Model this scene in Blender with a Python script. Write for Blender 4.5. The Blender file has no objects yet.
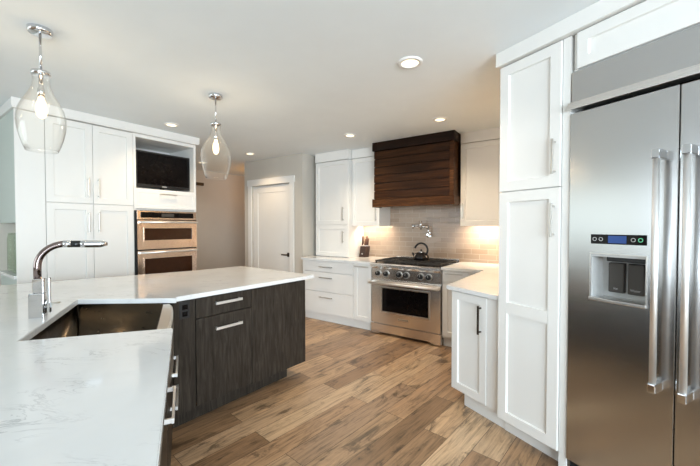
import bpy, bmesh, math, random
from mathutils import Vector, Matrix
random.seed(4)
PI = math.pi
SC = bpy.context.scene
COL = SC.collection

# ------------------------------------------------------------------ camera, world, big lights, exposure
cd = bpy.data.cameras.new('camera'); cam = bpy.data.objects.new('camera', cd); COL.objects.link(cam)
cam.location = (0, 0, 1.38); cam.rotation_euler = (PI/2 - math.atan(7/340), 0, 0)
cd.sensor_width = 36; cd.lens = 340/700*36; cd.clip_start = 0.02; cd.clip_end = 60
SC.camera = cam
W = bpy.data.worlds.new('world'); SC.world = W; W.use_nodes = True
bg = W.node_tree.nodes['Background']; bg.inputs[0].default_value = (0.80, 0.92, 1.0, 1); bg.inputs[1].default_value = 0.55
SC.view_settings.view_transform = 'Standard'; SC.view_settings.look = 'None'
SC.view_settings.exposure = 0.33; SC.view_settings.gamma = 1.0; SC.view_settings.use_curve_mapping = False

def area(name, loc, target, sx, sy, power, color, spread=PI):
    l = bpy.data.lights.new(name, 'AREA'); l.shape = 'RECTANGLE'; l.size = sx; l.size_y = sy
    l.energy = power; l.color = color; l.spread = spread
    o = bpy.data.objects.new(name, l); COL.objects.link(o); o.location = loc
    o.rotation_euler = (Vector(target) - Vector(loc)).to_track_quat('-Z', 'Y').to_euler()
    return o
DAY = (0.84, 0.94, 1.0); WARM = (1.0, 0.74, 0.46)
# daylight coming in through the windows behind the camera and to the left
area('daylight_rear', (1.8, -3.55, 1.45), (0.9, 2, 2.6), 4.3, 1.9, 390, (0.77, 0.905, 1.0))
area('daylight_side', (-5.55, -1.2, 1.55), (0, -0.4, 1.8), 3.0, 1.8, 48, DAY)
area('daylight_corner', (-4.86, 1.75, 1.55), (1.3, 1.6, 1.4), 2.0, 1.2, 8, (0.9, 1.0, 0.93))

# ------------------------------------------------------------------ frames: t along a wall (to the right), s away from the camera
class Fr:
    def __init__(s, deg):
        a = math.radians(deg); s.a = a; s.e = Vector((math.sin(a), math.cos(a), 0))
        b = a - PI/2; s.n = Vector((math.sin(b), math.cos(b), 0)); s.rz = PI/2 - a
    def w(s, t, q, z=0): return s.e*t + s.n*q + Vector((0, 0, z))
    def st(s, p): p = Vector(p); return (p.dot(s.e), p.dot(s.n))
A = Fr(151.5)   # refrigerator and pantry run
B = Fr(125)     # range wall
C = Fr(35.2)    # oven wall
I = Fr(38)      # far arm of the island
D = Fr(154)     # near arm of the island
G = Fr(90)      # world axes

# ------------------------------------------------------------------ materials
def new(name):
    m = bpy.data.materials.new(name); m.use_nodes = True
    nt = m.node_tree; return m, nt, nt.nodes['Principled BSDF']
def N(nt, typ, **k):
    n = nt.nodes.new(typ)
    for a, v in k.items(): setattr(n, a, v)
    return n
def L(nt, a, b): nt.links.new(a, b)
def coords(nt, scale=(1, 1, 1), rot=(0, 0, 0), loc=(0, 0, 0)):
    tc = N(nt, 'ShaderNodeTexCoord'); mp = N(nt, 'ShaderNodeMapping')
    mp.inputs['Scale'].default_value = scale; mp.inputs['Rotation'].default_value = rot; mp.inputs['Location'].default_value = loc
    L(nt, tc.outputs['Object'], mp.inputs['Vector']); return mp.outputs[0]
def noise(nt, vec, scale, detail=3, rough=.55, dist=0):
    n = N(nt, 'ShaderNodeTexNoise'); n.inputs['Scale'].default_value = scale; n.inputs['Detail'].default_value = detail
    n.inputs['Roughness'].default_value = rough; n.inputs['Distortion'].default_value = dist
    L(nt, vec, n.inputs['Vector']); return n.outputs['Fac']
def ramp(nt, fac, stops, interp='LINEAR'):
    r = N(nt, 'ShaderNodeValToRGB'); r.color_ramp.interpolation = interp
    el = r.color_ramp.elements
    while len(el) < len(stops): el.new(0.5)
    for e, (p, c) in zip(el, stops): e.position = p; e.color = (*c, 1) if len(c) == 3 else c
    L(nt, fac, r.inputs[0]); return r.outputs[0]
def bump(nt, h, bs, strength=.1, dist=.01):
    b = N(nt, 'ShaderNodeBump'); b.inputs['Strength'].default_value = strength; b.inputs['Distance'].default_value = dist
    L(nt, h, b.inputs['Height']); L(nt, b.outputs[0], bs.inputs['Normal'])
def g(v): return (v, v, v)
def paint(name, col, rough=.4, mott=.03, bs=.02):
    m, nt, p = new(name); v = coords(nt)
    f = noise(nt, v, 3.0)
    c = ramp(nt, f, [(.3, tuple(x*(1-mott) for x in col)), (.7, tuple(min(1, x*(1+mott)) for x in col))])
    L(nt, c, p.inputs['Base Color']); p.inputs['Roughness'].default_value = rough
    bump(nt, noise(nt, v, 160, 2), p, bs, .002); return m
def metal(name, col, rough=.28, stretch=(1, 1, 60), var=.06, bs=.01):
    m, nt, p = new(name); v = coords(nt, stretch)
    f = noise(nt, v, 9, 4)
    L(nt, ramp(nt, f, [(.3, tuple(x*(1-var) for x in col)), (.7, col)]), p.inputs['Base Color'])
    mr = N(nt, 'ShaderNodeMapRange'); mr.inputs['To Min'].default_value = rough*.85; mr.inputs['To Max'].default_value = rough*1.2
    L(nt, f, mr.inputs['Value']); L(nt, mr.outputs[0], p.inputs['Roughness'])
    p.inputs['Metallic'].default_value = 1
    if bs: bump(nt, f, p, bs, .001)
    return m
def plain(name, col, rough=.4, metallic=0, var=.08, coat=0, spec=.5):
    m, nt, p = new(name); v = coords(nt)
    L(nt, ramp(nt, noise(nt, v, 25), [(.3, tuple(x*(1-var) for x in col)), (.7, col)]), p.inputs['Base Color'])
    p.inputs['Roughness'].default_value = rough; p.inputs['Metallic'].default_value = metallic
    p.inputs['Coat Weight'].default_value = coat; p.inputs['Specular IOR Level'].default_value = spec; return m
def glow(name, col, strength):
    m, nt, p = new(name); p.inputs['Base Color'].default_value = (*col, 1)
    p.inputs['Emission Color'].default_value = (*col, 1); p.inputs['Emission Strength'].default_value = strength
    return m
def wood(name, stops, stretch, rough=.4, bs=.12, scale=6, coat=0, spec=.13, dist=.8):
    m, nt, p = new(name); v = coords(nt, stretch)
    oi = N(nt, 'ShaderNodeObjectInfo'); ad = N(nt, 'ShaderNodeVectorMath'); ad.operation = 'ADD'
    sc = N(nt, 'ShaderNodeVectorMath'); sc.operation = 'SCALE'; sc.inputs['Scale'].default_value = 17
    L(nt, oi.outputs['Random'], sc.inputs[0]); L(nt, v, ad.inputs[0]); L(nt, sc.outputs[0], ad.inputs[1])
    f = noise(nt, ad.outputs[0], scale, 6, .62, dist)
    L(nt, ramp(nt, f, stops), p.inputs['Base Color']); p.inputs['Roughness'].default_value = rough
    p.inputs['Coat Weight'].default_value = coat; p.inputs['Specular IOR Level'].default_value = spec
    bump(nt, f, p, bs, .003); return m
def thin_glass(name, tint, gloss=1.0, haze=0.0, hcol=(.9, .9, .88)):
    m = bpy.data.materials.new(name); m.use_nodes = True; nt = m.node_tree
    nt.nodes.remove(nt.nodes['Principled BSDF']); out = nt.nodes['Material Output']
    tr = N(nt, 'ShaderNodeBsdfTransparent'); tr.inputs[0].default_value = (*tint, 1)
    gl = N(nt, 'ShaderNodeBsdfGlossy'); gl.inputs['Roughness'].default_value = .03
    lw0 = N(nt, 'ShaderNodeLayerWeight'); lw0.inputs['Blend'].default_value = .5
    lw = N(nt, 'ShaderNodeMath'); lw.operation = 'POWER'; lw.inputs[1].default_value = 2.4; L(nt, lw0.outputs['Facing'], lw.inputs[0])
    mu = N(nt, 'ShaderNodeMath'); mu.operation = 'MULTIPLY'; mu.inputs[1].default_value = gloss
    L(nt, lw.outputs[0], mu.inputs[0])
    mx = N(nt, 'ShaderNodeMixShader'); L(nt, mu.outputs[0], mx.inputs[0]); L(nt, tr.outputs[0], mx.inputs[1]); L(nt, gl.outputs[0], mx.inputs[2])
    if haze:   # whitish haze put in: painted bulb glow on pendants, paler glass on vases
        df = N(nt, 'ShaderNodeBsdfDiffuse'); df.inputs[0].default_value = (*hcol, 1)
        tl = N(nt, 'ShaderNodeBsdfTranslucent'); tl.inputs[0].default_value = (*hcol, 1)
        a1 = N(nt, 'ShaderNodeMixShader'); L(nt, df.outputs[0], a1.inputs[1]); L(nt, tl.outputs[0], a1.inputs[2])
        a2 = N(nt, 'ShaderNodeMixShader'); a2.inputs[0].default_value = haze; L(nt, mx.outputs[0], a2.inputs[1]); L(nt, a1.outputs[0], a2.inputs[2])
        mx = a2
    L(nt, mx.outputs[0], out.inputs[0]); return m

M = {}
M['white'] = paint('cabinet_white', (.80, .79, .765), .32, .012, .008)
M['trimwhite'] = paint('trim_white', (.80, .79, .765), .35, .012, .008)
M['wall'] = paint('wall_greige', (.56, .52, .46), .75, .02, .04)
M['ceiling'] = paint('ceiling_white_cool_cast', (.80, .85, .875), .85, .015, .05)  # white ceiling; cool daylight cast put into the paint colour
M['steel'] = metal('brushed_steel', (.74, .72, .70), .28, (1, 1, 60), .05, 0)
M['steel_h'] = metal('brushed_steel_appliance', (.90, .86, .83), .22, (1, 1, 60), .06)
M['fridge'] = metal('fridge_steel', (.57, .575, .58), .21, (1, 1, 70), .04, .004)
M['warm_reflect_steel'] = metal('brushed_steel_warm_reflection', (.84, .71, .63), .22, (1, 1, 60), .06)  # plain stainless; pinkish warm reflections put into its colour
M['nickel'] = metal('brushed_nickel', (.62, .60, .57), .3, (2, 2, 30), .05)
M['handle'] = metal('satin_steel_handle', (.86, .85, .84), .46, (1, 1, 1), .02, 0)
M['chrome'] = metal('chrome', (.70, .71, .73), .05, (1, 1, 1), .02, 0)
M['sink'] = metal('sink_steel', (.11, .085, .06), .28, (1, 40, 1), .12)  # steel darkened: the basin's dark reflections are put into its colour
M['sinkrim'] = metal('sink_rim_steel', (.70, .66, .60), .3, (1, 30, 1), .05)
M['iron'] = plain('cast_iron', (.02, .018, .016), .5)
M['black'] = plain('black_plastic', (.008, .008, .009), .4)
M['blackglass'] = plain('black_glass', (.005, .004, .004), .06, 0, .05, 0, .15)
M['ovenglass'] = plain('oven_glass', (.040, .014, .006), .07, 0, .2, 0, .3)  # reddish reflected glow put into the glass colour
M['enamel'] = plain('black_enamel', (.010, .008, .008), .12, 0, .1, 0, .4)
M['gap'] = plain('shadow_gap_rubber', (.006, .006, .006), .8)
M['bronze'] = metal('dark_bronze', (.10, .085, .07), .35, (1, 1, 1), .1)
M['knifewood'] = plain('knife_block_wood', (.035, .012, .006), .4, 0, .3)
M['knifehandle'] = plain('knife_handle_wood', (.10, .032, .012), .4, 0, .3)
M['pad'] = plain('dispenser_pad', (.055, .047, .040), .45)
M['spout'] = metal('dark_chrome', (.30, .24, .23), .06, (1, 1, 1), .05, 0)
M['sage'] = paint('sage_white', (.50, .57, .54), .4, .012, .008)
M['recess'] = plain('dispenser_lining', (.55, .55, .54), .3)
M['blue'] = glow('blue_display', (.02, .06, .22), .18)
M['letter'] = plain('grey_lettering', (.55, .55, .55), .5)
M['lens'] = glow('downlight_lens', (1.0, .84, .58), 1.9)
M['bulb'] = glow('lamp_filament', (1.0, .72, .40), 30)
M['ledgreen'] = glow('green_led', (.12, .55, .30), .5)
M['bulbglow'] = glow('warm_bulb', (1.0, .76, .44), 2.2)
M['glass'] = thin_glass('clear_glass', (.995, .995, .99), .75, .014)
M['bulbglass'] = thin_glass('bulb_glass', (1, .96, .9), .6)
M['greenglass'] = thin_glass('ribbed_green_glass', (.93, .96, .91), .6, .22, (.72, .78, .66))
M['pane'] = thin_glass('window_glass', (.95, .98, .97), .6)

def dark_wood():
    m = wood('charcoal_stained_oak', [(.25, (.016, .0125, .0095)), (.5, (.036, .029, .023)), (.75, (.066, .054, .044))], (12, 12, 1.1), .42, .1, 4); return m
M['darkwood'] = dark_wood()
M['hood'] = wood('walnut_stained_boards', [(.25, (.008, .0028, .0009)), (.5, (.032, .0115, .0034)), (.76, (.09, .035, .011))], (.55, 6, 14), .36, .05, 4, dist=.15)
M['hoodcrown'] = wood('dark_stained_crown', [(.25, (.004, .002, .001)), (.5, (.012, .005, .0025)), (.78, (.035, .014, .006))], (1.2, 6, 9), .4, .15, 4)
M['hoodtrim'] = wood('walnut_stained_trim', [(.25, (.018, .0065, .002)), (.5, (.062, .024, .0075)), (.78, (.16, .065, .022))], (1.2, 6, 9), .42, .15, 4)

def quartz():
    m, nt, p = new('white_quartz')
    v = coords(nt, (1, 1, 1), (0, 0, .5))
    w = noise(nt, v, 1.6, 4, .6, .3)
    v2 = coords(nt, (.9, 2.6, 1), (0, 0, -.35))
    mixv = N(nt, 'ShaderNodeMixRGB'); mixv.inputs[0].default_value = .16
    nz = N(nt, 'ShaderNodeTexNoise'); nz.inputs['Scale'].default_value = 3.0; nz.inputs['Detail'].default_value = 5; L(nt, v, nz.inputs['Vector'])
    L(nt, v2, mixv.inputs[1]); L(nt, nz.outputs['Color'], mixv.inputs[2])
    a = noise(nt, mixv.outputs[0], 5.0, 7, .62, 1.2)
    vein = ramp(nt, a, [(.0, g(0)), (.465, g(0)), (.485, g(.8)), (.505, g(0)), (1, g(0))])
    patch = ramp(nt, noise(nt, v, 4.2, 3, .5, .4), [(.50, g(0)), (.66, g(.75))])
    mul = N(nt, 'ShaderNodeMixRGB'); mul.blend_type = 'MULTIPLY'; mul.inputs[0].default_value = 1
    L(nt, vein, mul.inputs[1]); L(nt, patch, mul.inputs[2])
    base = ramp(nt, w, [(.35, (.70, .705, .705)), (.65, (.78, .785, .785))])
    mx = N(nt, 'ShaderNodeMixRGB'); L(nt, mul.outputs[0], mx.inputs[0]); L(nt, base, mx.inputs[1]); mx.inputs[2].default_value = (.33, .33, .345, 1)
    L(nt, mx.outputs[0], p.inputs['Base Color']); p.inputs['Roughness'].default_value = .10
    return m
M['quartz'] = quartz()

def planks():
    m, nt, p = new('hickory_planks')
    v = coords(nt, (1, 1, 1), (0, 0, -I_rot))
    br = N(nt, 'ShaderNodeTexBrick'); br.offset = .37; br.offset_frequency = 2; br.squash = 1
    L(nt, v, br.inputs['Vector'])
    for k, c in (('Color1', 0), ('Color2', 1), ('Mortar', 0)): br.inputs[k].default_value = (c, c, c, 1)
    br.inputs['Scale'].default_value = 1; br.inputs['Mortar Size'].default_value = .0016; br.inputs['Mortar Smooth'].default_value = .1
    br.inputs['Bias'].default_value = 0.0; br.inputs['Brick Width'].default_value = 1.25; br.inputs['Row Height'].default_value = .165
    tone = ramp(nt, br.outputs['Color'], [(0, (.19, .108, .055)), (.15, (.40, .245, .135)), (.3, (.23, .135, .072)), (.45, (.52, .34, .195)), (.6, (.31, .195, .115)), (.75, (.57, .395, .24)), (.88, (.20, .115, .06)), (1, (.44, .28, .155))])
    # grain, offset plank by plank
    sc = N(nt, 'ShaderNodeVectorMath'); sc.operation = 'SCALE'; sc.inputs['Scale'].default_value = 23
    L(nt, br.outputs['Color'], sc.inputs[0])
    ad = N(nt, 'ShaderNodeVectorMath'); ad.operation = 'ADD'; L(nt, v, ad.inputs[0]); L(nt, sc.outputs[0], ad.inputs[1])
    st = N(nt, 'ShaderNodeMapping'); st.inputs['Scale'].default_value = (.9, 14, 1); L(nt, ad.outputs[0], st.inputs['Vector'])
    gr = noise(nt, st.outputs[0], 3.0, 7, .65, 1.0)
    grc = ramp(nt, gr, [(.28, g(.34)), (.48, g(.95)), (.72, g(1.32))])
    mu = N(nt, 'ShaderNodeMixRGB'); mu.blend_type = 'MULTIPLY'; mu.inputs[0].default_value = 1
    L(nt, tone, mu.inputs[1]); L(nt, grc, mu.inputs[2])
    st2 = N(nt, 'ShaderNodeMapping'); st2.inputs['Scale'].default_value = (1.5, 4.6, 1); L(nt, ad.outputs[0], st2.inputs['Vector'])
    kn = ramp(nt, noise(nt, st2.outputs[0], 2.1, 6, .72, .8), [(.0, g(.15)), (.36, g(.30)), (.43, g(.8)), (.5, g(1)), (1, g(1))])
    mk = N(nt, 'ShaderNodeMixRGB'); mk.blend_type = 'MULTIPLY'; mk.inputs[0].default_value = .9
    L(nt, mu.outputs[0], mk.inputs[1]); L(nt, kn, mk.inputs[2])
    mo = N(nt, 'ShaderNodeMixRGB'); L(nt, br.outputs['Fac'], mo.inputs[0]); L(nt, mk.outputs[0], mo.inputs[1]); mo.inputs[2].default_value = (.06, .035, .02, 1)
    L(nt, mo.outputs[0], p.inputs['Base Color'])
    p.inputs['Roughness'].default_value = .34
    bump(nt, gr, p, .06, .003); return m
I_rot = math.radians(90 - 42)
M['planks'] = planks()

def tiles():
    m, nt, p = new('glazed_subway_tile')
    tc = N(nt, 'ShaderNodeTexCoord'); sx = N(nt, 'ShaderNodeSeparateXYZ'); cb = N(nt, 'ShaderNodeCombineXYZ')
    L(nt, tc.outputs['Object'], sx.inputs[0]); L(nt, sx.outputs[0], cb.inputs[0]); L(nt, sx.outputs[2], cb.inputs[1])
    br = N(nt, 'ShaderNodeTexBrick'); L(nt, cb.outputs[0], br.inputs['Vector']); br.offset = .5
    br.inputs['Color1'].default_value = (.46, .365, .29, 1); br.inputs['Color2'].default_value = (.37, .29, .23, 1); br.inputs['Mortar'].default_value = (.50, .43, .35, 1)
    br.inputs['Scale'].default_value = 1; br.inputs['Mortar Size'].default_value = .003; br.inputs['Brick Width'].default_value = .205; br.inputs['Row Height'].default_value = .068
    L(nt, br.outputs['Color'], p.inputs['Base Color'])
    rr = N(nt, 'ShaderNodeMapRange'); L(nt, br.outputs['Fac'], rr.inputs['Value']); rr.inputs['To Min'].default_value = .14; rr.inputs['To Max'].default_value = .7
    L(nt, rr.outputs[0], p.inputs['Roughness'])
    inv = N(nt, 'ShaderNodeMath'); inv.operation = 'SUBTRACT'; inv.inputs[0].default_value = 1; L(nt, br.outputs['Fac'], inv.inputs[1])
    wv = noise(nt, cb.outputs[0], 9, 2); ad = N(nt, 'ShaderNodeMath'); ad.operation = 'ADD'; L(nt, inv.outputs[0], ad.inputs[0]); L(nt, wv, ad.inputs[1])
    bump(nt, ad.outputs[0], p, .25, .004); return m
M['tiles'] = tiles()

# ------------------------------------------------------------------ mesh helpers (all in frame coordinates t, s, z)
class Mb:
    def __init__(s): s.bm = bmesh.new()
    def box(s, x0, x1, y0, y1, z0, z1, bev=0.0):
        r = bmesh.ops.create_cube(s.bm, size=1)
        vs = r['verts']
        for v in vs:
            v.co = Vector(((x0+x1)/2 + v.co.x*(x1-x0), (y0+y1)/2 + v.co.y*(y1-y0), (z0+z1)/2 + v.co.z*(z1-z0)))
        if bev:
            es = list({e for v in vs for e in v.link_edges})
            bmesh.ops.bevel(s.bm, geom=es, offset=bev, segments=2, affect='EDGES', profile=.6)
        return s
    def prism(s, poly, z0, z1, bev=0.0):
        vs = [s.bm.verts.new((x, y, z0)) for x, y in poly]
        es = [s.bm.edges.new((vs[i], vs[(i+1) % len(vs)])) for i in range(len(vs))]
        fs = [f for f in bmesh.ops.triangle_fill(s.bm, use_beauty=True, use_dissolve=False, edges=es)['geom'] if isinstance(f, bmesh.types.BMFace)]
        bmesh.ops.dissolve_limit(s.bm, angle_limit=.01, verts=vs, edges=list({e for f in fs for e in f.edges}))
        fs = list({f for v in vs for f in v.link_faces})
        r = bmesh.ops.extrude_face_region(s.bm, geom=fs)
        nv = [x for x in r['geom'] if isinstance(x, bmesh.types.BMVert)]
        for v in nv: v.co.z = z1
        if bev:
            top = [e for v in nv for e in v.link_edges if all(abs(w.co.z - z1) < 1e-6 for w in e.verts) and len(e.link_faces) == 2 and
                   any(abs(f.normal.z) < .5 or f.calc_area() == 0 for f in e.link_faces)]
            bmesh.ops.recalc_face_normals(s.bm, faces=s.bm.faces[:])
            bmesh.ops.bevel(s.bm, geom=list(set(top)), offset=bev, segments=2, affect='EDGES')
        return s
    def cyl(s, p0, p1, r0, r1=None, seg=24, cap=True):
        r1 = r0 if r1 is None else r1
        p0 = Vector(p0); p1 = Vector(p1); d = (p1-p0); q = d.to_track_quat('Z', 'Y')
        a = []; b = []
        for i in range(seg):
            u = Vector((math.cos(2*PI*i/seg), math.sin(2*PI*i/seg), 0)); u = q @ u
            a.append(s.bm.verts.new(p0 + u*r0)); b.append(s.bm.verts.new(p1 + u*r1))
        for i in range(seg):
            j = (i+1) % seg; f = s.bm.faces.new((a[i], a[j], b[j], b[i])); f.smooth = True
        if cap: s.bm.faces.new(a[::-1]); s.bm.faces.new(b)
        return s
    def tube(s, pts, r, seg=14):
        pts = [Vector(p) for p in pts]; rings = []
        up = None
        for i, p in enumerate(pts):
            d = (pts[min(i+1, len(pts)-1)] - pts[max(i-1, 0)]).normalized()
            if up is None: up = d.orthogonal().normalized()
            up = (up - d*up.dot(d)).normalized(); sd = d.cross(up)
            rr = r[i] if isinstance(r, (list, tuple)) else r
            rings.append([s.bm.verts.new(p + (up*math.cos(2*PI*k/seg) + sd*math.sin(2*PI*k/seg))*rr) for k in range(seg)])
        for a, b in zip(rings, rings[1:]):
            for k in range(seg):
                f = s.bm.faces.new((a[k], a[(k+1) % seg], b[(k+1) % seg], b[k])); f.smooth = True
        s.bm.faces.new(rings[0][::-1]); s.bm.faces.new(rings[-1]); return s
    def lathe(s, prof, c=(0, 0), seg=40, axis='Z', close=False):
        rings = []
        for r, z in prof:
            if r < 1e-5: rings.append([s.bm.verts.new((c[0], c[1], z))])
            else: rings.append([s.bm.verts.new((c[0]+r*math.cos(2*PI*i/seg), c[1]+r*math.sin(2*PI*i/seg), z)) for i in range(seg)])
        prs = list(zip(rings, rings[1:]))
        if close: prs.append((rings[-1], rings[0]))
        for a, b in prs:
            for i in range(seg):
                j = (i+1) % seg
                if len(a) == 1 and len(b) == 1: continue
                if len(a) == 1: f = s.bm.faces.new((a[0], b[j], b[i]))
                elif len(b) == 1: f = s.bm.faces.new((a[i], a[j], b[0]))
                else: f = s.bm.faces.new((a[i], a[j], b[j], b[i]))
                f.smooth = True
        return s
    def shaker(s, x0, x1, z0, z1, y, th=.02, st=.062, rec=.012, ch=.002):
        def ring(dx, yy): return [s.bm.verts.new(p) for p in ((x0+dx, yy, z0+dx), (x1-dx, yy, z0+dx), (x1-dx, yy, z1-dx), (x0+dx, yy, z1-dx))]
        rs = [ring(0, y+th), ring(0, y+ch), ring(ch, y), ring(st, y), ring(st+.004, y+rec)]
        for a, b in zip(rs, rs[1:]):
            for i in range(4): s.bm.faces.new((a[i], a[(i+1) % 4], b[(i+1) % 4], b[i]))
        s.bm.faces.new(rs[-1]); s.bm.faces.new(rs[0][::-1]); return s
    def quad(s, pts):
        s.bm.faces.new([s.bm.verts.new(p) for p in pts]); return s
    def frame(s, x0, x1, z0, z1, y0, y1, w, bev=.0):
        s.box(x0, x0+w, y0, y1, z0, z1, bev); s.box(x1-w, x1, y0, y1, z0, z1, bev)
        s.box(x0+w, x1-w, y0, y1, z0, z0+w, bev); s.box(x0+w, x1-w, y0, y1, z1-w, z1, bev); return s
    def plate_hole(s, x0, x1, z0, z1, y0, y1, hx0, hx1, hz0, hz1):
        s.box(x0, hx0, y0, y1, z0, z1); s.box(hx1, x1, y0, y1, z0, z1)
        s.box(hx0, hx1, y0, y1, z0, hz0); s.box(hx0, hx1, y0, y1, hz1, z1); return s

def link(name, mb, mat, base, fr=None, parent=None, smooth=False, recalc=True):
    """base: (t, s, z) origin in frame coordinates; mesh coordinates are made relative to it"""
    bm = mb.bm
    if recalc: bmesh.ops.recalc_face_normals(bm, faces=bm.faces[:])
    bmesh.ops.translate(bm, verts=bm.verts[:], vec=-Vector(base))
    me = bpy.data.meshes.new(name); bm.to_mesh(me); bm.free()
    me.materials.append(M[mat] if isinstance(mat, str) else mat)
    if smooth:
        for p in me.polygons: p.use_smooth = True
    o = bpy.data.objects.new(name, me); COL.objects.link(o)
    if parent is not None: o.parent = parent
    else:
        o.location = fr.w(*base); o.rotation_euler = (0, 0, fr.rz)
    return o
def tag(o, label, cat, group=None):
    o['label'] = label; o['category'] = cat
    if group: o['group'] = group
    return o
class Thing:
    def __init__(s, fr, base, name, label, cat, group=None):
        o = bpy.data.objects.new(name, None); COL.objects.link(o); o.empty_display_size = .1
        o.location = fr.w(*base); o.rotation_euler = (0, 0, fr.rz)
        tag(o, label, cat, group); s.o = o; s.fr = fr; s.base = base
    def part(s, name, mb, mat, parent=None, smooth=False, label=None):
        o = link(name, mb, mat, s.base, parent=parent or s.o, smooth=smooth)
        if label: o['label'] = label
        return o
def single(fr, base, name, mb, mat, label, cat, group=None, smooth=False):
    return tag(link(name, mb, mat, base, fr, smooth=smooth), label, cat, group)
def struct(name, mb, mat, fr=G, base=(0, 0, 0)):
    o = link(name, mb, mat, base, fr); o['kind'] = 'structure'; return o

def vpull(x, z0, z1, y, w=.012, out=.034):
    m = Mb(); m.box(x-w/2, x+w/2, y-out, y-out+.010, z0, z1, .0015)
    for z in (z0+.012, z1-.022): m.box(x-w/2+.001, x+w/2-.001, y-out+.006, y+.0005, z, z+.010)
    return m
def hpull(x0, x1, z, y, w=.012, out=.034):
    m = Mb(); m.box(x0, x1, y-out, y-out+.010, z-w/2, z+w/2, .0015)
    for x in (x0+.008, x1-.018): m.box(x, x+.010, y-out+.006, y+.0005, z-w/2+.001, z+w/2-.001)
    return m

# ------------------------------------------------------------------ the room
H = 2.50
def wpoly(pts): return [(p[0], p[1]) for p in pts]
struct('floor', Mb().box(-5.7, 5.2, -3.7, 10.2, -.12, 0), 'planks')
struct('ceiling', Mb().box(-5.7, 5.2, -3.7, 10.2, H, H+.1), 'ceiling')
# range wall with its tiled face, side wall and angled door wall
struct('wall_range', Mb().box(-3.72, -.18, 4.48, 4.58, 0, H), 'tiles', B)
struct('wall_side', Mb().box(-3.74, -3.61, 3.98, 4.48, 0, H), 'wall', B)
dw = Mb().plate_hole(-5.0, -3.61, 0, H, 3.88, 3.98, -4.80, -3.878, -.001, 2.065)
struct('wall_door', dw, 'wall', B)
struct('wall_hall_right', Mb().box(-5.0, -4.9, 3.98, 6.6, 0, H), 'wall', B)
struct('wall_hall_far', Mb().box(1.5, 6.5, 6.38, 6.48, 0, H), 'wall', C)
struct('wall_hall_left', Mb().box(2.33, 2.43, 4.86, 6.38, 0, H), 'wall', C)
cw = Mb().plate_hole(-2.7, 2.43, 0, H, 4.76, 4.86, -2.3, -.1, .95, 2.15)
struct('wall_oven', cw, 'wall', C)
struct('wall_left', Mb().plate_hole(-.42, 3.5, 0, H, 5.5, 5.6, -.2+.0, 2.9, .7, 2.4), 'wall', Fr(0))
struct('wall_rear', Mb().plate_hole(-5.5, 5.5, 0, H, 3.5, 3.6, -4.0, .4, .45, 2.4), 'wall', Fr(270))
struct('wall_right', Mb().box(-1.49, 5.5, 2.6, 2.7, 0, H), 'wall', A)
p1 = A.w(-1.49, 2.6); p2 = B.w(-.18, 4.48)
dd = (p2-p1).normalized(); nn = Vector((dd.y, -dd.x, 0))
struct('wall_corner', Mb().prism([(p1.x, p1.y), (p2.x, p2.y), ((p2+nn*.1).x, (p2+nn*.1).y), ((p1+nn*.1).x, (p1+nn*.1).y)], 0, H), 'wall')
def window(name, fr, x0, x1, z0, z1, y):
    o = bpy.data.objects.new(name, None); COL.objects.link(o); o['kind'] = 'structure'
    b = ((x0+x1)/2, y, z0); o.location = fr.w(*b); o.rotation_euler = (0, 0, fr.rz)
    m = Mb().frame(x0, x1, z0, z1, y, y+.06, .05); m.box((x0+x1)/2-.025, (x0+x1)/2+.025, y, y+.06, z0+.05, z1-.05)
    link('window_frame', m, 'trimwhite', b, parent=o)
window('window_1', C, -2.3, -.1, .95, 2.15, 4.79)
window('window_2', Fr(0), -.2, 2.9, .7, 2.4, 5.52)
window('window_3', Fr(270), -4.0, .4, .45, 2.4, 3.52)

# pantry door with casing
d1 = Mb().shaker(-4.795, -3.883, .008, 2.06, 3.905, .04, .115, .010)
door = struct('door_1', d1, 'trimwhite', B, (-4.34, 3.905, 0))
def dpart(name, mb, mat, lab=None):
    o = link(name, mb, mat, (-4.34, 3.905, 0), parent=door)
    if lab: o['label'] = lab
    return o
hm = Mb(); hm.box(-3.965, -3.900, 3.897, 3.9045, .885, .95, .002); hm.cyl((-3.932, 3.897, .917), (-3.932, 3.862, .917), .011)
hm.box(-4.055, -3.918, 3.850, 3.864, .906, .928, .003)
dpart('door_handle', hm, 'bronze', 'dark bronze lever handle on square plate')
for z in (.25, 1.05, 1.85):
    h_ = Mb(); h_.cyl((-4.797, 3.897, z), (-4.797, 3.897, z+.09), .007, seg=10); dpart('hinge', h_, 'nickel')
t = Mb(); t.box(-4.885, -4.80, 3.86, 3.879, 0, 2.07, .002); t.box(-3.878, -3.785, 3.86, 3.879, 0, 2.07, .002); t.box(-4.90, -3.77, 3.856, 3.879, 2.07, 2.175, .002)
struct('trim_door', t, 'trimwhite', B)
struct('baseboard_door', Mb().box(-3.784, -3.612, 3.866, 3.879, 0, .12, .002).box(-4.99, -4.886, 3.866, 3.879, 0, .12, .002), 'trimwhite', B)
struct('baseboard_hall', Mb().box(2.45, 6.4, 6.366, 6.379, 0, .12, .002), 'trimwhite', C)
# crown and frieze boards over the cabinets
struct('trim_1', Mb().box(.735, 2.452, 4.095, 4.755, 2.412, 2.499, .002).box(.728, 2.459, 4.088, 4.094, 2.425, 2.499), 'trimwhite', C)
struct('trim_2', Mb().box(-3.502, -2.875, 4.055, 4.478, 2.36, 2.499, .001).box(-2.868, -2.41, 4.145, 4.478, 2.372, 2.499, .001), 'trimwhite', B)
struct('trim_3', Mb().box(-1.272, -.6, 4.145, 4.478, 2.374, 2.499, .001), 'trimwhite', B)
struct('trim_4', Mb().box(-1.515, .3, 1.905, 2.595, 2.412, 2.499, .001), 'trimwhite', A)

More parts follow.
